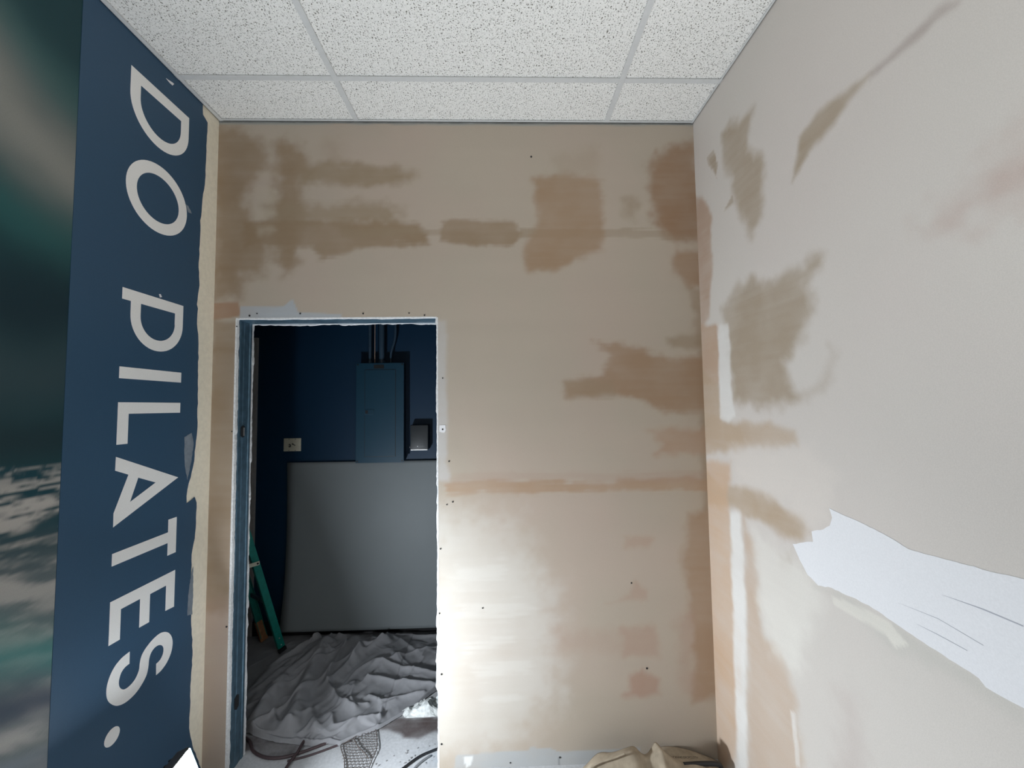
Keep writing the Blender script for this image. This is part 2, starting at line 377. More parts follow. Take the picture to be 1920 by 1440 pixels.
# ------------------------------------------------------------------ right wall
def r8(pts): return [on_right(1280+a/2, b/2) for a, b in pts]
def r9(pts): return [on_right(1280+a/2, 720+b/2) for a, b in pts]
def right_colours(y, z):
    c = np.tile(np.array(lin((206, 200, 193))), (len(y), 1))
    c *= (0.96+0.08*fbm(y*1.5, z*1.5, 31))[:, None]
    pk = np.clip((fbm(y*1.6+9, z*1.6, 41)-.45)*2.5, 0, 1)[:, None]
    c = c*(1-pk*.3)+np.array(lin((208, 195, 190)))*pk*.3
    st = lambda P, col, a, s, **k: stain(c, y, z, P, col, a, s, **k)
    G = (166, 150, 130)
    st(r8([(145,500),(175,460),(215,450),(270,400),(240,540),(290,590),(305,660),(300,800),(258,895),(205,780),(185,690),(150,600)]), G, .85, .014, seed=61)
    for q in range(5): st(r8([(90+q*7,590+q*12),(118+q*4,560+q*14),(125,600+q*14),(100+q*8,625+q*12)]), G, .6, .004, seed=62+q)
    st(r8([(150,790),(185,730),(190,760)]), G, .7, .004, seed=68)
    st(r8([(1030,0),(985,0),(690,270),(700,295)]), (160,146,140), .7, .006, seed=69)
    st(r8([(640,325),(700,290),(560,470),(470,580),(430,650),(413,685),(430,520),(500,430)]), G, .85, .007, seed=70)
    st(r8([(1400,520),(1230,560),(1100,700),(980,800),(1300,760),(1420,700)]), (184,160,150), .6, .04, seed=71)
    st(r8([(40,740),(75,740),(108,810),(112,960),(98,1190),(60,1250),(40,1000)]), (176,150,130), .8, .008, seed=72)
    st(r8([(205,1070),(260,1035),(310,1060),(450,1000),(460,965),(525,968),(522,1010),(465,1050),(482,1180),(440,1290),(385,1360),(400,1440),(430,1500),(300,1540),(190,1500),(170,1300),(150,1160)]), (164,148,128), .82, .016, seed=73)
    st(r8([(440,1480),(520,1420),(560,1330),(540,1290),(580,1340),(550,1450),(470,1500)]), (170,156,140), .5, .012, seed=74)
    st(r8([(60,1215),(135,1215),(135,1440),(60,1440)]), (184,158,136), .85, .006, seed=75)
    st(r9([(60,-60),(135,0),(150,140),(320,150),(425,172),(432,232),(250,242),(60,260)]), (182,160,136), .82, .010, seed=76)
    st(r9([(150,385),(260,384),(350,430),(380,470),(450,500),(482,560),(440,590),(330,540),(200,470),(60,440),(60,300)]), (174,152,126), .8, .009, seed=77)
    st(r9([(60,280),(180,300),(168,450),(182,560),(192,800),(222,1000),(222,1300),(190,1400),(130,1500),(60,1500)]), (196,166,138), .82, .010, seed=78)
    st(r9([(225,480),(240,560),(270,600),(282,780),(312,960),(380,1000),(402,1100),(432,1200),(445,1500),(250,1500),(240,900)]), (188,164,142), .7, .014, seed=79)
    st(r9([(590,1150),(640,1150),(700,1500),(600,1500)]), (184,170,164), .5, .03, seed=80)
    st(r9([(360,640),(410,635),(410,680),(370,685)]), (176,164,150), .6, .01, seed=81)
    W = (226, 224, 220)
    st(r8([(130,1212),(172,1212),(182,1440),(195,1560),(170,1585),(140,1570)]), W, .85, .005, seed=82)
    st(r9([(178,480),(215,480),(235,800),(240,1440),(205,1440),(190,900)]), W, .9, .008, seed=83)
    st(r9([(270,560),(360,600),(440,700),(520,780),(470,1000),(400,1080),(330,1000),(285,800)]), (220,216,208), .8, .02, seed=84)
    st(r9([(180,250),(480,240),(560,330),(560,520),(470,545),(380,440),(200,370)]), (214,206,198), .75, .02, seed=85)
    st(r9([(405,1220),(425,1230),(440,1440),(425,1440)]), W, .7, .004, seed=86)
    st(r9([(500,760),(560,790),(640,860),(800,990),(1000,1090),(1280,1260),(1280,1180),(900,960),(600,790)]), (190,188,180), .55, .01, seed=87)
    st(r9([(560,795),(600,800),(690,840),(760,885),(800,935),(845,975),(790,985),(755,935),(680,885),(565,825)]), (222,218,208), .8, .003, seed=88)
    return c
ys = lines((YF, 0.5, .15), (0.5, YB, .007)); vs = lines((0, ZC+.05, .008))
me = grid_mesh('wall_right', ys, vs, lambda U, V: np.stack([np.full_like(U, XR), U, V], 1), colfn=right_colours)
wall_right = link('wall_right', me, M_wall); tag(wall_right, kind='structure')
def poly_sheet(name, pts2, to3, nrm, mat_, parent, th=0.0015, holes=()):
    """flat shape standing a little proud of a wall; pts2 in wall coordinates"""
    cu = bpy.data.curves.new(name+'_outline', 'CURVE'); cu.dimensions = '2D'; cu.fill_mode = 'BOTH'
    for P in (pts2, *holes):
        sp = cu.splines.new('POLY'); sp.points.add(len(P)-1); sp.use_cyclic_u = True
        for i, (a, b) in enumerate(P): sp.points[i].co = (a, b, 0, 1)
    cu.extrude = th/2
    to = bpy.data.objects.new('tmp', cu); C.objects.link(to)
    bpy.context.view_layer.update()
    dg = bpy.context.evaluated_depsgraph_get(); me = bpy.data.meshes.new_from_object(to.evaluated_get(dg))
    bpy.data.objects.remove(to); bpy.data.curves.remove(cu)
    me.name = name; me.materials.clear()
    base = world_loc(parent) if parent else Vector((0, 0, 0))
    for v in me.vertices:
        off = v.co.z+th/2+0.0002
        v.co = Vector(to3(v.co.x, v.co.y))+Vector(nrm)*off-base
    me.update()
    bm = bmesh.new(); bm.from_mesh(me); bmesh.ops.recalc_face_normals(bm, faces=bm.faces); bm.to_mesh(me); bm.free()
    return link(name, me, mat_, parent)
def rough_edge(P, step=0.01, amp=0.0025, seed=0):
    r = random.Random(seed); out = []
    for i in range(len(P)):
        a = P[i]; b = P[(i+1) % len(P)]; L = math.hypot(b[0]-a[0], b[1]-a[1]); n = max(1, int(L/step))
        for k in range(n):
            t = k/n; out.append((a[0]+(b[0]-a[0])*t+r.uniform(-amp, amp), a[1]+(b[1]-a[1])*t+r.uniform(-amp, amp)))
    return out
toR = lambda a, b: (XR, a, b)
M_score = mat('grey_score', lin((176, 178, 186)), rough=.9)
P = r9([(550,465),(562,500),(552,530),(530,545),(485,552),(490,590),(415,600),(440,660),(470,715),(510,755),(560,765),(700,830),(860,940),(1000,1030),(1110,1100),(1140,1140),(1280,1215),(1900,1520),
        (1900,880),(1280,730),(1150,700),(1000,660),(850,620),(770,570),(670,520),(600,490)])
poly_sheet('compound_patch', rough_edge(P, .012, .0012, 3), toR, (-1, 0, 0), M_comp, wall_right, 0.001)
for pts, w in (([(975,790),(1130,845),(1280,908)], 4.5), ([(810,820),(960,880),(1130,980)], 1.6), ([(880,900),(960,940),(1070,1000)], 2.2)):
    Q = [(a, b-w/2) for a, b in pts]+[(a, b+w/2) for a, b in reversed(pts)]
    Q[0] = Q[-1] = pts[0]
    poly_sheet('compound_score', r9(Q[:-1]), lambda a, b: (XR-.0012, a, b), (-1, 0, 0), M_score, wall_right, 0.0003)

# ------------------------------------------------------------------ left wall and its printed wallpaper
vsl = [(YF, 0), (YB+.0, ZC)]
wall_left = box('wall_left', (XL-.06, YF, 0), (XL, YB, ZC+.05), M_left); tag(wall_left, kind='structure')
mural = empty('wall_mural', (XL, 0, 0)); tag(mural, 'wave photo wallpaper with a navy band reading DO PILATES on the left wall', 'wallpaper')
def ocean(y, z):
    # a hazy teal sky above, a foamy sea below; u runs 0..1 over the strip beside the navy band
    c = np.tile(np.array(lin((18, 58, 64))), (len(y), 1))
    def mixc(col, k):
        nonlocal c
        k = np.clip(k, 0, 1)[:, None]; c = c*(1-k)+np.array(lin(col))*k
    w = (fbm(y*3, z*3, 90)-.5)*.16
    YA, YB_ = 1.11, 1.275; u = (y-YA)/(YB_-YA)
    zl = lambda py0, py1: on_left(0, py0)[1]*(1-u)+on_left(130, py1)[1]*u       # a line over the print
    g = lambda p0, p1, wd: np.exp(-((z-zl(p0, p1)+w)/wd)**2)
    mixc((52, 92, 92), g(60, 190, .10)*.7)
    mixc((138, 138, 132), g(190, 320, .15)*.88)
    mixc((36, 92, 92), g(360, 440, .10)*.7)
    mixc((8, 38, 48), g(540, 560, .16)*.85)
    mixc((48, 68, 74), g(690, 690, .12)*.8)
    mixc((20, 42, 48), g(810, 815, .07)*.7)
    hz_ = zl(872, 866)+.012*(fbm(y*14, y*0, 95)-.5)
    sea = sstep(.006, -.012, z-hz_); d = np.maximum(0, hz_-z)
    fq = 1/(.02+d*.16)                                   # ripples open out towards the foot
    r1 = fbm(y*13+z*3, np.log(.03+d)*13+y*2.0, 97, 4)
    r2 = fbm(y*6+z*4, np.log(.03+d)*9-y*3.0, 98, 4)
    mx = sstep(.08, .30, d); f = r1*(1-mx)+r2*mx
    ramp = sstep(.36, .64, f)*(1-.45*sstep(.10, .0, d))
    pale = np.array(lin((172, 168, 162))); dk = np.array(lin((12, 58, 68)))
    seac = dk*(1-ramp[:, None])+pale*ramp[:, None]
    wash = (.42*sstep(.12, .4, d))[:, None]; seac = seac*(1-wash)+np.array(lin((140, 142, 140)))*wash
    tq = (g(1215, 1200, .08)*.75)[:, None]; seac = seac*(1-tq)+np.array(lin((58, 124, 122)))*tq
    deep = (g(1330, 1285, .065)*.9)[:, None]; seac = seac*(1-deep)+np.array(lin((48, 60, 76)))*deep
    bt = (sstep(0, -.06, z-zl(1400, 1350))*.75)[:, None]; seac = seac*(1-bt)+np.array(lin((128, 138, 148)))*bt
    return c*(1-sea[:, None])+seac*sea[:, None]
YE = on_left(121, 720)[0]
me = grid_mesh('ocean_print', lines((YF+.02, .6, .06), (.6, YE, .0055)), lines((0.0, ZC-.02, .008)), lambda U, V: np.stack([np.full_like(U, .0012), U, V], 1), colfn=ocean)
for p in me.polygons: pass
op = link('ocean_print', me, M_print, mural); op['label'] = 'blurred dark teal wave photograph, foam below'
# navy band: torn edge beside the corner
edge = [(320+a/3.275, 200+b/3.275) for a, b in [(196,-20),(196,50),(212,75),(226,100),(218,180),(216,330),(205,480),(190,590),(180,700),(178,820),(168,960),(172,1100),(158,1215),(166,1240),(158,1300),(168,1430)]]
edge += [(a/2, 720+b/2) for a, b in [(740,20),(738,180),(725,290),(712,350),(696,420),(697,448),(712,438),(727,424),(735,445),(733,540),(718,640),(712,760),(716,900),(720,1000),(712,1150),(708,1290),(716,1340),(730,1385),(750,1440)]]
E2 = [on_left(a, b) for a, b in edge]; E2[0] = (E2[0][0], ZC); E2.append((E2[-1][0], 0.0))
rr = random.Random(4); R2 = []
for i in range(len(E2)-1):
    (a, b), (c_, d_) = E2[i], E2[i+1]; n = max(1, int(math.hypot(c_-a, d_-b)/.02))
    for k in range(n): R2.append((a+(c_-a)*k/n+rr.uniform(-.0022, .0022), b+(d_-b)*k/n))
R2.append(E2[-1])
toL = lambda a, b: (XL, a, b)
navy = poly_sheet('navy_band', [(YE, 0), (YE, ZC)]+R2, toL, (1, 0, 0), M_navy, mural, 0.0022)
navy['label'] = 'solid navy band of the wallpaper, torn along its right edge'
# compound smears over the torn edge
for P, m_ in (([(350,1155),(352,1112),(357,1078),(361,1062),(361,1110),(359,1152)], M_smear), ([(310,146),(325,157),(322,160),(312,150)], M_comp), ([(346,382),(352,386),(358,400),(352,398)], M_smear),
              ([(344,820),(358,812),(362,830),(358,862),(350,900),(345,870)], M_smear),
              ([(297,551),(300,551),(303,557),(298,558)], M_comp)):
    poly_sheet('compound_smear', rough_edge([on_left(a, b) for a, b in P], .01, .0015, len(P)), lambda a, b: (XL+.0024, a, b), (1, 0, 0), m_, wall_left, 0.0004)
# letters: u across the band (0 = foot of the letter, 1 = cap), v down the wall
Y0, CAP = 1.4425, 0.2730
def arc(cy, cz, ry, rz, a0, a1, n=28): return [(cy+ry*math.cos(math.radians(a0+(a1-a0)*k/n)), cz+rz*math.sin(math.radians(a0+(a1-a0)*k/n))) for k in range(n+1)]
yb, yt = Y0, Y0+CAP; ym = (yb+yt)/2; T = .0415
def letter(label, P, holes=()):
    o = poly_sheet('letter', [(a, b+HC) for a, b in P], lambda a, b: (XL+.0022, a, b), (1, 0, 0), M_letter, mural, 0.0006, [[(a, b+HC) for a, b in h] for h in holes])
    o['label'] = label
r_ = CAP/2
letter('letter D', [(yb, 1.265), (yt, 1.265)]+arc(ym, 1.172, r_, r_, 0, -180), [[(yb+T, 1.221), (yt-T, 1.221)]+arc(ym, 1.172, r_-T, r_-T, 0, -180)])
letter('letter O', arc(ym, .832, .140, .134, 0, 354, 59), [arc(ym, .832, .097, .091, 0, 354, 59)])
letter('letter P', [(yb, .440), (yt, .440), (yt, .352)]+arc(1.596, .352, .1195, .121, 0, -180)+[(1.4765, .3985), (yb, .3985)],
       [[(1.517, .3985), (1.674, .3985), (1.674, .352)]+arc(1.596, .352, .079, .079, 0, -180)])
letter('letter I', [(yb, .157), (yt, .157), (yt, .1155), (yb, .1155)])
letter('letter L', [(yb, .031), (yt, .031), (yt, -.010), (1.484, -.010), (1.484, -.117), (yb, -.117)])
za = lambda X, Y: (lambda q: (q[0], q[1]-HC))(on_left(190+X/9, 840+Y/9))
letter('letter A', [za(*q) for q in [(233,150),(1285,495),(185,1340),(192,1105),(445,450),(220,383)]], [[za(*q) for q in [(610,500),(905,582),(470,912)]]])
letter('letter T', [(1.674, -.437), (yt, -.437), (yt, -.579), (1.674, -.579), (1.674, -.529), (yb, -.531), (yb, -.489), (1.674, -.487)])
letter('letter E', [(yb, -.650), (yt, -.650), (yt, -.796), (1.673, -.792), (1.673, -.694), (1.600, -.694), (1.600, -.797), (1.558, -.795), (1.558, -.692), (1.483, -.692), (1.483, -.795), (yb, -.794)])
def zs(X, Y): q = on_left(190+X/5.76, 1170+Y/5.76); return Vector((q[0], q[1]-HC, 0))
so = [zs(*q) for q in [(298,298),(215,365),(140,455),(85,560),(52,670),(46,770),(70,840),(130,880),(190,878),(270,835),(360,750),(430,650),(480,550),(500,460),(508,380),(530,310),(570,255),(615,228),(650,235),(664,270),(655,330),(625,390),(585,430)]]
si = [zs(*q) for q in [(583,553),(640,500),(700,415),(745,310),(762,210),(752,140),(720,97),(675,86),(620,105),(550,165),(480,250),(430,335),(408,420),(398,500),(360,590),(310,655),(255,700),(215,705),(185,675),(182,610),(205,530),(245,470),(295,428)]]
letter('letter S', [(v.x, v.y) for v in smooth_path(so, 4)]+[(v.x, v.y) for v in smooth_path(si, 4)])
dc = zs(105, 1222); letter('full stop', arc(1.4685, -1.1075, .0275, .0275, 0, 350, 35))

# ------------------------------------------------------------------ floor, storage room shell, front of the room
def fz(pts): return [on_floor(420+a/4.364, 1280+b/4.364) for a, b in pts]
def floor_colours(x, y):
    c = np.tile(np.array(lin((190, 191, 193))), (len(x), 1)); c *= (.82+.36*fbm(x*6, y*6, 101))[:, None]
    st = lambda P, col, a, s, **k: stain(c, x, y, P, col, a, s, **k)
    st(fz([(1180,400),(1300,330),(1440,290),(1900,280),(1900,380),(1740,400),(1590,460),(1480,440),(1440,400),(1330,380)]), (84,72,70), .92, .008, seed=102)
    st(fz([(120,420),(300,430),(620,490),(640,520),(560,600),(350,620),(230,560),(130,600)]), (80,70,72), .8, .012, seed=103)
    st(fz([(290,500),(600,500),(520,590),(330,590)]), (150,148,148), .6, .012, seed=104)
    return c
me = grid_mesh('floor', lines((CL, -1.4, .3), (-1.4, -.1, .009), (-.1, CR, .3)), lines((YF, 1.7, .3), (1.7, 2.55, .009), (2.55, CB, .2)), lambda U, V: np.stack([U, V, np.zeros_like(U)], 1), colfn=floor_colours)
floor = link('floor', me, M_floor); tag(floor, kind='structure')
cw = box('wall_storage_back', (CL, CB, 0), (CR, CB+.05, ZC), M_blue); tag(cw, kind='structure')
cl_ = box('wall_storage_left', (CL-.05, YB+WT, 0), (CL, CB, ZC), M_blue); tag(cl_, kind='structure')
cr_ = box('wall_storage_right', (CR, YB+WT, 0), (CR+.05, CB, ZC), M_blue); tag(cr_, kind='structure')
wf = box('wall_front', (XL, YF-.05, 0), (XR, YF, ZC), M_plain); tag(wf, kind='structure')
sc = box('ceiling_storage', (CL, YB+WT, ZC), (CR, CB, ZC+.04), M_plain); tag(sc, kind='structure')
bb = box('baseboard_storage', (CL, CB-.014, 0), (CR, CB, .10), M_dark, None, .002); tag(bb, kind='structure')

# ------------------------------------------------------------------ suspended ceiling
ceil = box('ceiling', (XL-.06, YF, ZC+.045), (XR+.06, YB+.1, ZC+.06), M_plain); tag(ceil, kind='structure')
TX = [XL, -.6862, -.6862+1.219, XR]; TYs = [YB, 1.6415, 1.6415-.61, 1.6415-1.22, 1.6415-1.83, 1.6415-2.44, 1.6415-3.05, 1.6415-3.66, 1.6415-4.27, YF]
TW = .024
for j in range(len(TYs)-1):
    y1, y0 = TYs[j], TYs[j+1]
    for i in range(3):
        x0, x1 = TX[i], TX[i+1]
        dz = random.uniform(0, .0012)
        o = box('ceiling_tile', (x0+.004, y0+.004, ZC+.003+dz), (x1-.004, y1-.004, ZC+.018+dz), M_tile, ceil, .0015)
for x in TX[1:3]:
    bm = bmesh.new(); add_box(bm, (x-TW/2, YF, ZC-.0015), (x+TW/2, YB, ZC+.0015), .0004); add_box(bm, (x-.002, YF, ZC+.0015), (x+.002, YB, ZC+.035)); bm_obj('grid_tee', bm, M_tee, ceil)
for y in TYs[1:-1]:
    for i in range(3):
        xa, xb = TX[i]+(TW/2 if i else 0), TX[i+1]-(TW/2 if i < 2 else 0)
        bm = bmesh.new(); add_box(bm, (xa, y-TW/2, ZC-.0018), (xb, y+TW/2, ZC+.0010), .0004); add_box(bm, (xa, y-.002, ZC+.0010), (xb, y+.002, ZC+.035)); bm_obj('grid_tee', bm, M_tee, ceil)
def angle(a0, b0, a1, b1): 
    bm = bmesh.new(); add_box(bm, a0, b0); add_box(bm, a1, b1); bm_obj('wall_angle', bm, M_tee, ceil)
angle((XL+.004, YF, ZC-.0025), (XL+.022, YB-.003, ZC+.0005), (XL+.004, YF, ZC-.0025), (XL+.0055, YB-.003, ZC+.026))
angle((XR-.010, YF, ZC-.0025), (XR-.003, YB-.003, ZC+.0005), (XR-.004, YF, ZC-.0025), (XR-.003, YB-.003, ZC+.026))
angle((XL+.022, YB-.014, ZC-.0025), (XR-.010, YB-.004, ZC+.0005), (XL+.022, YB-.0055, ZC-.0025), (XR-.010, YB-.004, ZC+.026))
# thin mottled grey strip under the angle on the back wall
box('gap_strip', (XL+.002, YB-.003, ZC-.009), (XR-.002, YB-.0003, ZC-.004), mat('mottled_grey_strip', lin((120, 122, 120)), rough=.8, noise=(25, .25, 4)), ceil)

# ------------------------------------------------------------------ doorway framing
frame = empty('doorway_framing', (DL, YB+.01, 0)); tag(frame, 'bare galvanised steel stud framing lining the cut doorway in the back wall', 'door frame')
bm = bmesh.new()    # left stud: web faces the opening
y0, y1 = YB+.018, YB+WT-.018
prof = [(0, y0), (.0035, y0), (.0035, y0+.012), (.0005, y0+.016), (.0005, y0+.030), (.002, y0+.034), (.002, y1-.034), (.0005, y1-.030), (.0005, y1-.016), (.0035, y1-.012), (.0035, y1), (0, y1)]
vb = []
for z in (0.0, DT-.002):
    vb.append([bm.verts.new((DL+.002+a, b, z)) for a, b in prof])
n = len(prof)
for k in range(n): bm.faces.new((vb[0][k], vb[0][(k+1) % n], vb[1][(k+1) % n], vb[1][k]))
bm.faces.new(vb[0]); bm.faces.new(vb[1])
stud = bm_obj('stud', bm, M_metal, frame); stud['label'] = 'left steel stud with punched slots'
def slot(zc, h, w, inner):
    ymid = YB+WT/2-.010
    bm = bmesh.new()
    P = [(ymid-w/2, zc-h*.35), (ymid, zc-h/2), (ymid+w/2, zc-h*.35), (ymid+w/2, zc+h*.35), (ymid, zc+h/2), (ymid-w/2, zc+h*.35)]
    a = [bm.verts.new((DL+.0046, y, z)) for y, z in P]; b = [bm.verts.new((DL+.0052, y, z)) for y, z in P]
    bm.faces.new(a); bm.faces.new(b[::-1])
    for k in range(6): bm.faces.new((a[k], a[(k+1) % 6], b[(k+1) % 6], b[k]))
    bm_obj('slot', bm, M_dark, stud)
    if inner:
        bm = bmesh.new(); add_box(bm, (DL+.0052, ymid+.004, zc-h*.36), (DL+.0075, ymid+w*.36, zc+h*.30), .001); bm_obj('clip', bm, M_bright, stud)
slot(on_back(455, 809, YB+.05)[1], .060, .030, True); slot(on_back(443, 1323, YB+.03)[1], .068, .030, False)
box('header_track', (DL, YB+.018, DT-.004), (DR, YB+WT-.018, DT), M_metal, frame, .0008)
box('stud', (DR-.004, YB+.018, 0), (DR, YB+WT-.018, DT-.004), M_metal, frame)
def ragged_strip(name, p, q, along, across, depth, w0, amp, seed, parent, m_):
    """a broken gypsum edge: a strip whose outer side wanders"""
    r = random.Random(seed); p, q = Vector(p), Vector(q); L = (q-p).length; n = int(L/.012); bm = bmesh.new(); rows = []
    ph = 0.0
    for i in range(n+1):
        c = p+(q-p)*i/n
        ph = ph*.8+r.uniform(-1, 1)*amp*.5
        if r.random() < .05: ph += amp*r.uniform(.5, 1.6)
        w = max(.0005, w0+ph)
        a = c+Vector(across)*w; d = Vector(depth)
        rows.append([bm.verts.new(c), bm.verts.new(a), bm.verts.new(a+d), bm.verts.new(c+d)])
    for i in range(n):
        for k in range(4): bm.faces.new((rows[i][k], rows[i][(k+1) % 4], rows[i+1][(k+1) % 4], rows[i+1][k]))
    bm.faces.new(rows[0]); bm.faces.new(rows[-1][::-1])
    return bm_obj(name, bm, m_, parent)
ragged_strip('gypsum_edge', (DL-.007, YB-.0006, 0), (DL-.007, YB-.0006, DT), 0, (1, 0, 0), (0, .017, 0), .0085, .0022, 1, frame, M_gyp)
ragged_strip('gypsum_edge', (DL, YB+WT-.018, 0), (DL, YB+WT-.018, DT-.004), 0, (1, 0, 0), (0, .018, 0), .0030, .0030, 2, frame, M_gyp)
ragged_strip('gypsum_edge', (DL-.006, YB-.0004, DT+.004), (DR, YB-.0004, DT+.004), 0, (0, 0, -1), (0, .017, 0), .0055, .0012, 3, frame, M_gyp)
ragged_strip('gypsum_edge', (DL, YB+WT-.018, DT-.003), (DR, YB+WT-.018, DT-.003), 0, (0, 0, -1), (0, .018, 0), .004, .004, 4, frame, M_gyp)
ragged_strip('gypsum_edge', (DR+.006, YB-.0006, 0), (DR+.006, YB-.0006, DT), 0, (-1, 0, 0), (0, .017, 0), .0075, .0028, 5, frame, M_gyp)
ragged_strip('gypsum_edge', (DR, YB+WT-.018, 0), (DR, YB+WT-.018, DT), 0, (-1, 0, 0), (0, .018, 0), .004, .002, 6, frame, M_gyp)
# screws driven round the opening, small nicks
sm = None
for (px, py) in [(468,592),(482,588),(563,588),(681,588),(767,587),(796,591),(444,612),(435,809),(830,709),(830,805),(842,865),(838,946),(849,941),(826,1029),(824,1150),(828,1264),(828,1395),(957,1430),(1050,1420),(1184,1093),(1213,1253),(425,1175),(905,1140),(996,294)]:
    x, z = on_back(px, py)
    if sm is None:
        bm = bmesh.new(); add_tube(bm, [(0, -.0016, 0), (0, .002, 0)], .0048, 10)
        add_box(bm, (-.003, -.0019, -.0006), (.003, -.0015, .0006)); bmesh.ops.recalc_face_normals(bm, faces=bm.faces)
        sm = bpy.data.meshes.new('screw'); bm.to_mesh(sm); bm.free(); sm.materials.append(M_hole)
    o = bpy.data.objects.new('screw', sm); C.objects.link(o); o.parent = wall_back; o.location = (x, YB, z)
    s = random.uniform(.55, 1.0); o.scale = (s, 1, s)
x, z = on_back(830, 805)
poly_sheet('compound_dab', rough_edge([on_back(a, b) for a, b in [(824,797),(835,797),(836,806),(833,811),(824,810)]], .006, .001, 2), lambda a, b: (a, YB, b), (0, -1, 0), M_comp, wall_back, .0006)

# bent wall anchor sticking out near the foot of the wall
anch = empty('wall_anchor', (on_back(1141, 1419)[0], YB-.012, on_back(1141, 1419)[1])); tag(anch, 'small bent metal toggle anchor sticking out low on the back wall', 'anchor')
ax, ay, az = anch.location
bm = bmesh.new(); add_bar(bm, (ax-.028, ay, az+.012), (ax+.030, ay-.004, az-.003), .004, .003); bm_obj('wing', bm, M_dark, anch)
bm = bmesh.new(); add_tube(bm, [(ax, YB+.002, az), (ax, ay-.004, az-.002), (ax+.001, ay-.008, az-.012)], .0032, 8); bm_obj('bolt', bm, M_bright, anch)

# ------------------------------------------------------------------ storage room: casing, board, panel, box, plate
casx = on_back(486, 640, CB)[0]
casz = on_back(480, 634, CB)[1]
d1 = empty('door_1', (casx-.45, CB, 0)); tag(d1, kind='structure')
box('door_casing', (casx-.075, CB-.022, 0), (casx, CB-.001, casz), M_trim, d1, .002)
box('door_casing', (casx-.80, CB-.022, casz-.075), (casx-.075, CB-.001, casz), M_trim, d1, .002)
box('door_leaf', (casx-.80, CB-.012, .01), (casx-.078, CB-.001, casz-.078), M_trim, d1, .001)

bx0, zt = on_back(537, 868, CB-.03); bx1 = .62; zb_ = .075
def sheet(U, V):
    # V 0 bottom .. 1 top; stands against the wall, belly pushed forward towards its foot
    f = 1-V
    y = CB-.020-.075*f**4-.003*np.sin(U*3.1+1)*np.sin(f*3.1)
    x = bx0+(bx1-bx0)*U + .030*f*(1-f)*np.exp(-U*6)
    z = zb_+(zt-zb_)*V-(1-V)*.01*np.cos(U*2)
    return np.stack([x, y, z], 1)
me = grid_mesh('white_panel_sheet', np.linspace(0, 1, 40), np.linspace(0, 1, 60), sheet)
for p in me.polygons: p.use_smooth = True
o = link('white_panel_sheet', me, M_board); md = o.modifiers.new('thick', 'SOLIDIFY'); md.thickness = .003; md.offset = -1
tag(o, 'large glossy white panel sheet leaning against the dark blue storage wall', 'panel')

PF = CB-.10      # front of the breaker panel
pa = on_back(668, 681, PF); pc = on_back(757, 867, PF)
ep = empty('electrical_panel', ((pa[0]+pc[0])/2, CB, pc[1])); tag(ep, 'blue painted breaker panel with conduits on the storage wall above the white sheet', 'electrical panel')
x0, x1, z0, z1 = pa[0], pc[0], pc[1], pa[1]
box('back_box', (x0+.008, PF+.004, z0+.008), (x1-.008, CB, z1-.008), M_panel, ep, .002)
cov = box('cover', (x0, PF, z0), (x1, PF+.004, z1), M_panel, ep, .0015)
dx0, dz1 = on_back(684, 693, PF); dx1, dz0 = on_back(742, 856, PF)
box('door', (dx0+.003, PF-.003, dz0+.003), (dx1-.003, PF+.001, dz1-.003), M_panel, ep, .0012)
for a, b in (((dx0, dz0), (dx0+.003, dz1)), ((dx1-.003, dz0), (dx1, dz1)), ((dx0, dz0), (dx1, dz0+.003)), ((dx0, dz1-.003), (dx1, dz1))):
    box('door_gap', (a[0], PF-.0006, a[1]), (b[0], PF+.001, b[1]), M_dark, ep)
a = on_back(701, 684, PF); b = on_back(720, 691, PF); box('label_slot', (a[0], PF-.0012, b[1]), (b[0], PF+.001, a[1]), M_dark, ep)
a = on_back(684, 768, PF); b = on_back(701, 777, PF)
lt = box('latch', (a[0], PF-.006, b[1]), (b[0], PF-.002, a[1]), M_panel, ep, .001)
box('latch_slot', (a[0]+.006, PF-.0072, b[1]+.006), (a[0]+.024, PF-.005, a[1]-.006), M_dark, lt)
for sx in (x0+.012, x1-.012):
    for sz in (z0+.012, z1-.012):
        bm = bmesh.new(); add_tube(bm, [(sx, PF-.003, sz), (sx, PF, sz)], .0055, 10); bm_obj('cover_screw', bm, M_dark, ep)
def pipe(pts, r, m_=M_pipe, nm='conduit'):
    bm = bmesh.new(); add_tube(bm, smooth_path(pts, 6), r, 14); o = bm_obj(nm, bm, m_, ep, True)
    return o
ztop = ZC
for px, r in ((694, .011), (716, .020)):
    X = on_back(px, 660, PF+.05)[0]
    o = pipe([(X, PF+.05, z1-.01), (X, PF+.05, z1+.4), (X, PF+.05, ztop)], r)
    bm = bmesh.new(); add_tube(bm, [(X, PF+.05, z1-.008), (X, PF+.05, z1+.022)], r*1.45, 14); bm_obj('lock_nut', bm, M_pipe, o)
X = on_back(733, 665, PF+.05)[0]
o = pipe([(X, PF+.05, z1-.01), (X+.002, PF+.05, z1+.08), (X+.030, PF+.055, z1+.20), (X+.032, PF+.055, z1+.4), (X+.032, PF+.055, ztop)], .009)
X2 = on_back(703, 640, PF+.035)[0]
pipe([(X2, PF+.035, z1-.01), (X2, PF+.035, z1+.3), (X2+.004, PF+.035, ztop)], .0022, mat('pale_wire', lin((200, 170, 150)), rough=.6), 'wire')

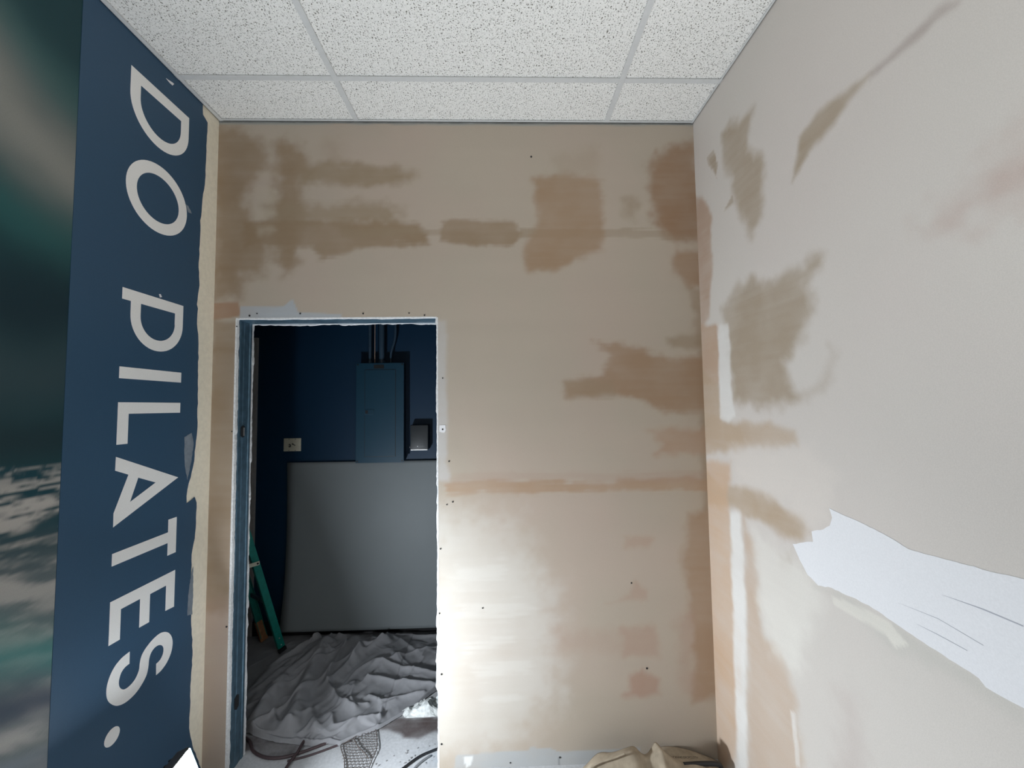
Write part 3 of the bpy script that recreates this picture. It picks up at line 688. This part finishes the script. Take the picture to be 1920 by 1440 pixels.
WF = CB-.07
a = on_back(769, 797, WF); b = on_back(803, 843, WF)
wb = empty('wall_box', ((a[0]+b[0])/2, CB, b[1])); tag(wb, 'small dark grey plastic box mounted right of the breaker panel', 'wall box')
bm = bmesh.new(); add_box(bm, (a[0], WF, b[1]), (b[0], CB, a[1]), .006); bm_obj('housing', bm, M_wbox, wb, True)
box('bottom_trim', (a[0]+.004, WF-.0015, b[1]-.003), (b[0]-.006, WF+.02, b[1]+.004), M_bright, wb, .001)
c_ = on_back(783, 837, WF)
bm = bmesh.new(); add_tube(bm, [(c_[0], WF-.0012, c_[1]), (c_[0], WF, c_[1])], .0035, 10); bm_obj('logo_dot', bm, M_comp, wb)
for k in range(6): box('logo_letter', (c_[0]+.010+k*.007, WF-.0008, c_[1]-.0025), (c_[0]+.0145+k*.007, WF, c_[1]+.0025), M_cordg, wb)
bm = bmesh.new(); add_tube(bm, [(a[0]-.012, CB-.02, b[1]+.012), (a[0]+.004, CB-.03, b[1]+.03)], .006, 8); bm_obj('cable_gland', bm, M_cordg, wb)

a = on_back(532, 822, CB-.006); b = on_back(564, 846, CB-.006)
wp = empty('outlet_cover', ((a[0]+b[0])/2, CB, (a[1]+b[1])/2)); tag(wp, 'ivory wall plate left of the breaker panel with wires poking from its centre', 'wall plate')
bm = bmesh.new(); add_box(bm, (a[0], CB-.007, b[1]), (b[0], CB, a[1]), .003); bm_obj('plate', bm, M_plate, wp, True)
cx, cz = wp.location.x, wp.location.z
bm = bmesh.new(); add_tube(bm, smooth_path([(cx-.020, CB-.008, cz-.006), (cx-.016, CB-.020, cz-.014), (cx-.004, CB-.022, cz-.010), (cx-.010, CB-.020, cz+.004), (cx-.020, CB-.016, cz+.002)], 6), .0028, 8); bm_obj('wire', bm, M_dark, wp, True)
bm = bmesh.new(); add_tube(bm, smooth_path([(cx+.002, CB-.008, cz+.002), (cx+.008, CB-.018, cz+.010), (cx+.014, CB-.016, cz+.002), (cx+.024, CB-.010, cz-.004)], 6), .0026, 8); bm_obj('wire', bm, M_dark, wp, True)
for sx in (-.023, .023):
    for szz in (-.041, .041):
        bm = bmesh.new(); add_tube(bm, [(cx+sx, CB-.0085, cz+szz), (cx+sx, CB-.006, cz+szz)], .0026, 8); bm_obj('screw', bm, M_dark, wp)

# ------------------------------------------------------------------ step ladder behind the left of the doorway
lad = empty('step_ladder', (-1.62, 2.9, 0)); tag(lad, 'green fibreglass step ladder standing just inside the doorway on the left', 'ladder')
foot = Vector((-1.475, 2.805, .016)); wdir = Vector((-.826, .564, 0))*.245; back = Vector((-.564, -.826, 0))
HT = 1.72; rear_top = foot+back*.478+Vector((0, 0, HT)); front_foot = foot+back*.79
rails = {}
for k, off in enumerate((Vector((0, 0, 0)), wdir)):
    tap = wdir.normalized()*(.02 if k == 0 else -.02)
    for nm, f_, t_ in (('rear_rail', foot+off, rear_top+off+tap), ('front_rail', front_foot+off, rear_top+back*.04+off+tap)):
        bm = bmesh.new(); dvec = (t_-f_).normalized(); sd = wdir.normalized()
        add_bar(bm, f_+dvec*.03, t_, .040 if nm == 'rear_rail' else .055, .012, upv=sd)
        # channel lips
        nv = dvec.cross(sd).normalized(); ww = (.040 if nm == 'rear_rail' else .055)/2
        for s in (-1, 1): add_bar(bm, f_+dvec*.03+nv*s*ww+sd*(.008 if k == 0 else -.008), t_+nv*s*ww+sd*(.008 if k == 0 else -.008), .003, .022, upv=nv.cross(dvec))
        o = bm_obj(nm, bm, M_green, lad)
        bm = bmesh.new(); h = .15 if (k == 1 and nm == 'rear_rail') else .022
        add_bar(bm, f_, f_+dvec*h, ww*2+.008, .026, upv=sd, bev=.003); ft = bm_obj('foot_boot', bm, M_tan if h > .1 else M_dark, o)
        if h > .1: ft['label'] = 'tan boot on the far rear rail'
        for q in (.05, .10):
            c0 = f_+dvec*(q+.0)-sd*.008*(1 if k == 0 else -1)
            bm = bmesh.new(); add_tube(bm, [c0-sd*.003, c0+sd*.003], .004, 8); bm_obj('rivet', bm, M_bright, o)
        rails[(nm, k)] = (f_, t_)
ZS = on_back(490, 1060, 2.62)[1]
def on_rail(key, z): f_, t_ = rails[key]; return f_+(t_-f_)*((z-f_.z)/(t_.z-f_.z))
for z in (.36, .80, 1.25):
    bm = bmesh.new(); add_bar(bm, on_rail(('rear_rail', 0), z), on_rail(('rear_rail', 1), z), .012, .022); bm_obj('rear_brace', bm, M_metal, lad)
for z in (.30, .60, .90, 1.20, 1.48):
    a_, b_ = on_rail(('front_rail', 0), z), on_rail(('front_rail', 1), z)
    bm = bmesh.new(); add_bar(bm, a_, b_, .075, .006); add_bar(bm, a_-Vector((0, 0, .012))+back*.03, b_-Vector((0, 0, .012))+back*.03, .005, .026); bm_obj('step', bm, M_bright, lad)
tc = (rear_top+rear_top+wdir)/2+back*.02+Vector((0, 0, .012))
bm = bmesh.new(); add_bar(bm, tc-wdir*.62, tc+wdir*.62, .13, .03, bev=.004); bm_obj('top_cap', bm, M_green, lad)
M_strap = mat('pale_zinc_strap', lin((225, 222, 200)), rough=.35, metal=.2)
for k in (0, 1):
    a_ = on_rail(('rear_rail', k), ZS); b_ = on_rail(('front_rail', k), ZS)
    bm = bmesh.new(); sd = wdir.normalized()*(-.022 if k == 0 else .022); add_bar(bm, a_+sd-back*.012, b_+sd, .003, .024, bev=.001); sp_ = bm_obj('spreader_bar', bm, M_strap, lad)
    bm = bmesh.new(); add_tube(bm, [a_+sd*1.25, a_+sd*.75], .006, 10); bm_obj('rivet', bm, M_dark, sp_)

# ------------------------------------------------------------------ drop cloth in the doorway
def c5(pts): return [on_floor(420+a/4.364, 1140+b/4.364, .02) for a, b in pts]
front = c5([(170,1000),(350,1050),(450,1085),(620,1090),(720,1110),(850,1090),(940,1105),(1080,1040),(1260,970),(1500,830),(1745,650)])
front = [(-1.95, 2.20), (-1.5, 2.16)]+front+[(-.15, 2.56), (.15, 2.66), (.5, 2.72)]
fx = np.array([p[0] for p in front]); fy = np.array([p[1] for p in front]); o_ = np.argsort(fx); fx, fy = fx[o_], fy[o_]
hem = c5([(160,998),(400,1035),(600,1055),(720,1030),(870,1048),(1000,1000),(1090,945),(1260,965)])
hx = np.array([p[0] for p in hem]); hy = np.array([p[1] for p in hem]); o_ = np.argsort(hx); hx, hy = hx[o_], hy[o_]
ridges = [  # (polyline in floor coordinates, height, width, sharp)
    ([(760,280),(700,290),(560,370),(400,470),(250,640),(180,740)], .040, .030, 0),
    ([(800,330),(740,400),(480,600),(330,800),(210,990)], .045, .038, 0),
    ([(850,340),(800,400),(680,600),(600,800),(540,980)], .055, .034, 0),
    ([(560,430),(300,660),(180,860)], .02, .02, 0),
    ([(1000,320),(930,420),(870,540),(840,640)], .050, .014, 1),
    ([(1110,380),(1000,500),(900,600),(860,640),(920,760),(1070,850)], .045, .020, 1),
    ([(1340,200),(1330,290),(1210,340),(1120,360),(1060,440)], .055, .022, 1),
    ([(1210,200),(1200,280),(1290,300)], .035, .018, 1),
    ([(870,260),(1000,250),(1100,200),(1200,190)], .045, .028, 1),
    ([(1260,470),(1500,510),(1745,545)], .032, .018, 1),
    ([(1180,600),(1500,622),(1745,645)], .040, .026, 1),
    ([(1300,480),(1500,400),(1745,320)], .018, .014, 1),
    ([(1190,740),(1290,785),(1440,735),(1640,690)], .030, .016, 1),
    ([(700,880),(740,1000)], .022, .02, 0),
    ([(400,880),(410,960),(460,1000),(530,990)], .018, .012, 0),
    ([(890,900),(910,980),(1080,950),(1280,890)], .026, .014, 1),
    ([(1050,640),(1040,760),(1080,830),(1180,800)], .026, .016, 1),
    ([(1270,900),(1290,820),(1400,760)], .02, .012, 1),
    ([(340,330),(520,290),(640,290)], .012, .012, 0),
    ([(180,450),(330,420),(520,385)], .012, .012, 0),
    ([(1350,210),(1745,235)], .02, .02, 0)]
def cloth(U, V):
    x = U; yf = np.interp(x, fx, fy); yb_ = CB-.02; y = yf+(yb_-yf)*V**1.15
    y = y+(fbm(x*30, x*0, 7)-.5)*.012*(1-V)**8
    h = np.zeros_like(x)
    for k, (pl, a, w, sh) in enumerate(ridges):
        P = [on_floor(420+p/4.364, 1140+q/4.364, .02) for p, q in pl]
        wx = x+(fbm(x*7, y*7, 200+k)-.5)*.03; wy = y+(fbm(x*7+9, y*7, 300+k)-.5)*.03
        d = dist_line(P, wx, wy)
        if not sh: h = h+a*.95*np.exp(-(d/(w*1.15))**2)
        else: h = h+a*.42*np.exp(-(np.sqrt((d/(w*.6))**2+.03)-.17))+a*.22*np.exp(-(d/(w*1.8))**2)
    st_ = fbm(x*5+y*3, y*5-x*2, 55, 3); rdg = 1-np.abs(2*fbm(x*6, y*9+x*4, 77, 3)-1)
    al = x*.47+y*.88; ac = x*.88-y*.47+.05*(fbm(x*3, y*3, 61)-.5); fold = 1-np.abs(2*fbm(ac*11, al*2.2, 63, 3)-1); fold2 = 1-np.abs(2*fbm(al*8+ac*2, ac*2.2, 64, 2)-1)
    side = sstep(-.95, -.65, x)
    h = h+.020*fold**5*(1-side*.6)+.011*fold2**4*side+.004*rdg**4+.008*st_+.0012*fbm(x*40, y*40, 78, 2)+.02*np.exp(-((x+.75)/.25)**2-((y-2.72)/.16)**2)
    h = h*(.55+.45*sstep(0, .08, y-yf))+.0
    hyv = np.interp(x, hx, hy, left=9, right=9)
    h = h+.014*sstep(0, .010, y-hyv)*sstep(-.60, -.72, x)
    h = h*sstep(-.002, .02, y-yf)+.004+.010*np.exp(-((y-yf-.012)/.007)**2)
    lad_ = np.exp(-(((x+1.475)**2+(y-2.805)**2)/.05**2))+np.exp(-(((x+1.7)**2+(y-2.95)**2)/.12**2))
    h = h*(1-np.clip(lad_, 0, 1)*.8)
    h = h*(1-.8*sstep(CB-.14, CB-.03, y))
    h = h*(1-.85*sstep(-1.34, -1.55, x))
    return np.stack([x, y, np.maximum(h, .002)], 1)
me = grid_mesh('drop_cloth', np.linspace(-1.95, .5, 560), np.linspace(0, 1, 260), cloth)
for p in me.polygons: p.use_smooth = True
dc = link('drop_cloth', me, M_canvas); md = dc.modifiers.new('thick', 'SOLIDIFY'); md.thickness = .0015; md.offset = 1
tag(dc, 'large crumpled grey canvas drop cloth spread over the storage room floor', 'drop cloth')

# ------------------------------------------------------------------ scraps, cords and netting on the floor
def crumple(name, P, n, hgt, m_, seed, label, cat, zb=.004):
    """a crumpled sheet with the outline P (floor coordinates)"""
    cx = sum(p[0] for p in P)/len(P); cy = sum(p[1] for p in P)/len(P); r = random.Random(seed); bm = bmesh.new()
    fine = []
    for i in range(len(P)):
        a, b = P[i], P[(i+1) % len(P)]
        for k in range(5): fine.append((a[0]+(b[0]-a[0])*k/5+r.uniform(-.003, .003), a[1]+(b[1]-a[1])*k/5+r.uniform(-.003, .003)))
    rings = []
    for j in range(n+1):
        s = 1-j/(n+.6); ring = []
        for i, p in enumerate(fine):
            x = cx+(p[0]-cx)*s; y = cy+(p[1]-cy)*s
            e = min(1, (1-s)*3.2)
            z = zb+e*hgt*(abs(2*float(vnoise(np.array([x*22+seed]), np.array([y*22]), seed)[0])-1)**.8+.35*float(vnoise(np.array([x*70]), np.array([y*70]), seed)[0]))
            ring.append(bm.verts.new((x, y, z)))
        rings.append(ring)
    N = len(fine)
    for j in range(n):
        for i in range(N): bm.faces.new((rings[j][i], rings[j][(i+1) % N], rings[j+1][(i+1) % N], rings[j+1][i]))
    bm.faces.new(rings[-1])
    o = bm_obj(name, bm, m_); md = o.modifiers.new('thick', 'SOLIDIFY'); md.thickness = .0008; md.offset = 1
    tag(o, label, cat); return o
crumple('plastic_scrap', fz([(1440,250),(1520,215),(1600,170),(1700,140),(1820,170),(1900,260),(1740,285),(1490,298)]), 9, .045, M_film, 12, 'crumpled white plastic sheet on the floor at the right edge of the doorway', 'plastic sheet')

def cord(name, pts, r, m_, label, z=.006, flat=1.0, tail=()):
    P = [(*on_floor(420+a/4.364, 1280+b/4.364, z), z) for a, b in pts]+[(a, b, z) for a, b in tail]
    bm = bmesh.new(); add_tube(bm, smooth_path(P, 8), r, 8, flat=flat); o = bm_obj(name, bm, m_, None, True); tag(o, label, 'cord'); return o
cord('power_cord', [(150,440),(210,480),(240,560),(340,612),(480,612),(620,575),(760,525),(900,470),(1000,450)], .0065, M_cord, 'brown power cord looping from the left jamb along the drop cloth edge', .007)
cord('power_cord', [(520,640),(640,612),(760,575),(930,512),(1040,470)], .0045, M_cord, 'thinner brown cord running just in front of the drop cloth hem', .005)
cord('power_cord', [(665,465),(640,500),(600,570),(540,650),(470,760)], .0065, M_cord, 'short brown cord coming out from under the hem towards the threshold', .016)
cord('power_cord', [(1380,770),(1470,698),(1600,605),(1720,552)], .0055, M_cordb, 'black cable on the concrete at the right edge of the doorway', .0055, 1.0, [(-.322, 2.005), (-.300, 2.045), (-.2, 2.09), (0, 2.12)])
cord('flat_cable', [(1500,780),(1560,698),(1630,635),(1690,596)], .006, M_cordg, 'grey flat cable beside the black cable in the doorway', .003, .35)

# coarse netting: a lattice of thin strands, edged by a selvedge cord
net = empty('plastic_netting', (*on_floor(670, 1420), 0)); tag(net, 'brown hexagonal plastic netting lying in front of the drop cloth', 'netting')
outl = fz([(1060,470),(1130,430),(1235,395),(1252,480),(1248,560),(1215,640),(1150,760),(1000,800),(985,640),(955,540),(1000,505)])
bm = bmesh.new(); s_ = .0100; pts_in = []
xs_ = [p[0] for p in outl]; ys_ = [p[1] for p in outl]
def inside(x, y): return float(sdf_poly(outl, np.array([x]), np.array([y]))[0]) > 0
def hz(x, y): return .004+.010*float(vnoise(np.array([x*14]), np.array([y*14]), 5)[0])
j = 0; y = min(ys_)
while y < max(ys_):
    x = min(xs_)+(s_*.87 if j % 2 else 0)
    while x < max(xs_):
        if inside(x, y):
            for k in range(3):
                a = math.radians(90+120*k); q = (x+math.cos(a)*s_, y+math.sin(a)*s_)
                add_bar(bm, (x, y, hz(x, y)), (q[0], q[1], hz(*q)), .0018, .0012)
        x += s_*1.732
    y += s_*1.5; j += 1
o = bm_obj('netting_mesh', bm, M_net, net); o['kind'] = 'stuff'
bm = bmesh.new(); add_tube(bm, smooth_path([(a, b, hz(a, b)+.001) for a, b in outl+outl[:1]], 4), .0022, 6, caps=False); bm_obj('selvedge', bm, M_net, net, True)
bm = bmesh.new(); add_tube(bm, smooth_path([(*q, .014) for q in fz([(1060,480),(1100,550),(1150,600),(1180,645)])], 5), .0025, 6); bm_obj('seam_strand', bm, M_net, net, True)

# drywall chips: nothing tells them apart
chipm = []
for k in range(4):
    bm = bmesh.new(); r = random.Random(k); n = 5+k % 2
    tv = [bm.verts.new((math.cos(6.283*i/n)*r.uniform(.005, .009), math.sin(6.283*i/n)*r.uniform(.004, .007), .005)) for i in range(n)]
    bv = [bm.verts.new((v.co.x*1.15, v.co.y*1.15, 0)) for v in tv]
    bm.faces.new(tv); bm.faces.new(bv[::-1])
    for i in range(n): bm.faces.new((bv[i], bv[(i+1) % n], tv[(i+1) % n], tv[i]))
    bmesh.ops.recalc_face_normals(bm, faces=bm.faces); me = bpy.data.meshes.new('drywall_chip'); bm.to_mesh(me); bm.free(); me.materials.append(M_chip); chipm.append(me)
for k, (a, b) in enumerate([(1585,537),(1680,520),(1725,505),(1500,560),(1490,580),(1510,640),(1480,660),(1530,620),(1650,660),(1700,640),(1265,680),(1240,670),(1560,600),(1440,650),(1600,670),(1715,610),(1390,600),(1330,640)]):
    x, y = fz([(a, b)])[0]; o = bpy.data.objects.new('drywall_chip', chipm[k % 4]); C.objects.link(o); o.location = (x, y, 0.0)
    o.rotation_euler = (0, 0, random.uniform(0, 6)); s = random.uniform(.35, .8); o.scale = (s, s, s)
    tag(o, 'tiny white drywall chip on the concrete inside the doorway', 'debris', 'drywall chips scattered by the doorway')

# ------------------------------------------------------------------ canvas bundle in the right corner
def surf(name, rows, m_, parent, sub=2, closed=False, smooth=True):
    bm = bmesh.new(); vv = [[bm.verts.new(p) for p in r] for r in rows]
    for i in range(len(vv)-1):
        for k in range(len(vv[0])-1): bm.faces.new((vv[i][k], vv[i][k+1], vv[i+1][k+1], vv[i+1][k]))
    o = bm_obj(name, bm, m_, parent, smooth)
    if sub: md = o.modifiers.new('s', 'SUBSURF'); md.levels = sub; md.render_levels = sub
    md = o.modifiers.new('t', 'SOLIDIFY'); md.thickness = .002; md.offset = -1
    return o
def at(px, py, Y): x, z = on_back(px, py, Y); return (x, Y, z)
fc = empty('folded_canvas', (.62, 1.74, 0)); tag(fc, 'folded tan canvas with a faint printed line, humped in the right corner', 'cloth')
rows = []
prof_x = [1215, 1235, 1258, 1285, 1310, 1335, 1352, 1362]; prof_y = [1440, 1404, 1403, 1407, 1415, 1424, 1436, 1460]
for Y, dy in ((1.885, 4), (1.86, 0), (1.80, 8), (1.76, 30), (1.75, 80), (1.755, 160)):
    r = []
    for k, (a, b) in enumerate(zip(prof_x, prof_y)):
        p = at(a, b, 1.86); r.append((p[0], Y, max(.004, p[2]-dy*.0024)))
    rows.append(r)
surf('folded_layers', rows, M_canvas2, fc)
bm = bmesh.new(); add_tube(bm, smooth_path([at(1282, 1434, 1.752), at(1318, 1432, 1.752), at(1345, 1433, 1.755), at(1352, 1440, 1.76), (at(1355, 1450, 1.76)[0], 1.76, .01)], 6), .009, 8); bm_obj('dark_tube', bm, M_dark, fc, True)  # dark tube between the folded canvas and the cloth before it
def text_mesh(name, s, size, loc, rot, m_, parent):
    cu = bpy.data.curves.new(name, 'FONT'); cu.body = s; cu.size = size; cu.extrude = .0003
    to = bpy.data.objects.new('tmp', cu); C.objects.link(to); bpy.context.view_layer.update()
    me = bpy.data.meshes.new_from_object(to.evaluated_get(bpy.context.evaluated_depsgraph_get())); bpy.data.objects.remove(to)
    me.name = name; M4 = Matrix.Translation(Vector(loc)-world_loc(parent)) @ rot.to_matrix().to_4x4(); me.transform(M4); me.materials.clear()
    return link(name, me, m_, parent)
from mathutils import Euler
p = at(1262, 1421, 1.788)
text_mesh('printed_line', 'CANVAS DROPCLOTH', .0105, (p[0], 1.786, p[2]), Euler((math.radians(62), math.radians(3), 0)), M_ink, fc)
# crumpled cloth in front of it, one sharp fold standing up
cc = empty('crumpled_cloth', (.52, 1.66, 0)); tag(cc, 'crumpled tan drop cloth with a peaked fold, low before the folded canvas', 'cloth')
def rowp(Y, pts): return [at(a, b, Y) for a, b in pts]
bx_ = [1095, 1108, 1125, 1150, 1172, 1192, 1204, 1218, 1232, 1241, 1252, 1266, 1280, 1300, 1322, 1340]
top = [1452, 1438, 1430, 1422, 1413, 1411, 1420, 1424, 1412, 1403, 1416, 1429, 1437, 1433, 1437, 1450]
mid = [1480, 1466, 1455, 1446, 1440, 1424, 1436, 1448, 1442, 1422, 1438, 1446, 1446, 1437, 1440, 1470]
rows = []
for Y, src, dy in ((1.80, top, 26), (1.765, top, 6), (1.74, top, 0), (1.715, mid, -3), (1.69, mid, 14), (1.65, mid, 55), (1.60, mid, 110), (1.50, mid, 200), (1.36, mid, 330)):
    r = []
    for k, (a, b) in enumerate(zip(bx_, src)):
        q = at(a, b, 1.74); wob = .018*math.sin(k*1.9+Y*23)+.012*math.sin(k*3.1-Y*31)
        base_ = max(.005, q[2]-dy*.0009+ (wob if dy > 10 else 0))
        r.append((q[0]+.006*math.sin(k*2.3+Y*40), Y, base_))
    rows.append(r)
surf('cloth_body', rows, M_canvas2, cc)
bm = bmesh.new(); add_tube(bm, smooth_path([(at(a, b-2, 1.738)[0], 1.736, at(a, b-1, 1.738)[2]) for a, b in [(1106,1440),(1125,1430),(1150,1422),(1172,1413)]], 5), .0035, 8); bm_obj('stitched_hem', bm, M_canvas2, cc, True)

# ------------------------------------------------------------------ LED work light low beside the left wall
wl = empty('work_light', (LAMP_POS.x, LAMP_POS.y, 0)); tag(wl, 'glaring LED work light on a low stand beside the left wall under the full stop', 'work light')
zax = LAMP_DIR; xax = Vector((0, 0, 1)).cross(zax).normalized(); yax = zax.cross(xax)
R3 = Matrix((xax, yax, zax)).transposed()
def lbox(name, a, b, m_, parent, bev=.004):
    bm = bmesh.new(); add_box(bm, a, b, bev)
    for v in bm.verts: v.co = R3 @ v.co + LAMP_POS
    return bm_obj(name, bm, m_, parent)
hs = lbox('housing', (-.058, -.046, -.045), (.058, .046, -.006), M_yellow, wl)
lbox('bezel', (-.056, -.044, -.010), (.056, .044, -.002), M_dark, wl)
lbox('lens', (-.052, -.040, -.004), (.052, .040, .0), M_lens, wl, .0)
for k in range(5): lbox('cooling_fin', (-.05+k*.022, -.04, -.062), (-.045+k*.022, .04, -.044), M_dark, hs, 0)
bm = bmesh.new(); c0 = LAMP_POS-zax*.025
add_tube(bm, smooth_path([c0+xax*.058, c0+xax*.075-yax*.03, Vector((c0.x, c0.y, c0.z-.11))+xax*.04, Vector((c0.x, c0.y, c0.z-.13)), Vector((c0.x, c0.y, c0.z-.11))-xax*.04, c0-xax*.075-yax*.03, c0-xax*.058], 5), .006, 8); bm_obj('yoke', bm, M_dark, wl, True)
bm = bmesh.new(); add_tube(bm, [(c0.x, c0.y, .10), (c0.x, c0.y, c0.z-.13)], .011, 12); bm_obj('pole', bm, M_dark, wl, True)
for k in range(3):
    a = math.radians(30+120*k); bm = bmesh.new(); add_tube(bm, [(c0.x, c0.y, .20), (c0.x+.19*math.cos(a), c0.y+.19*math.sin(a), .010)], .008, 8); bm_obj('leg', bm, M_dark, wl, True)
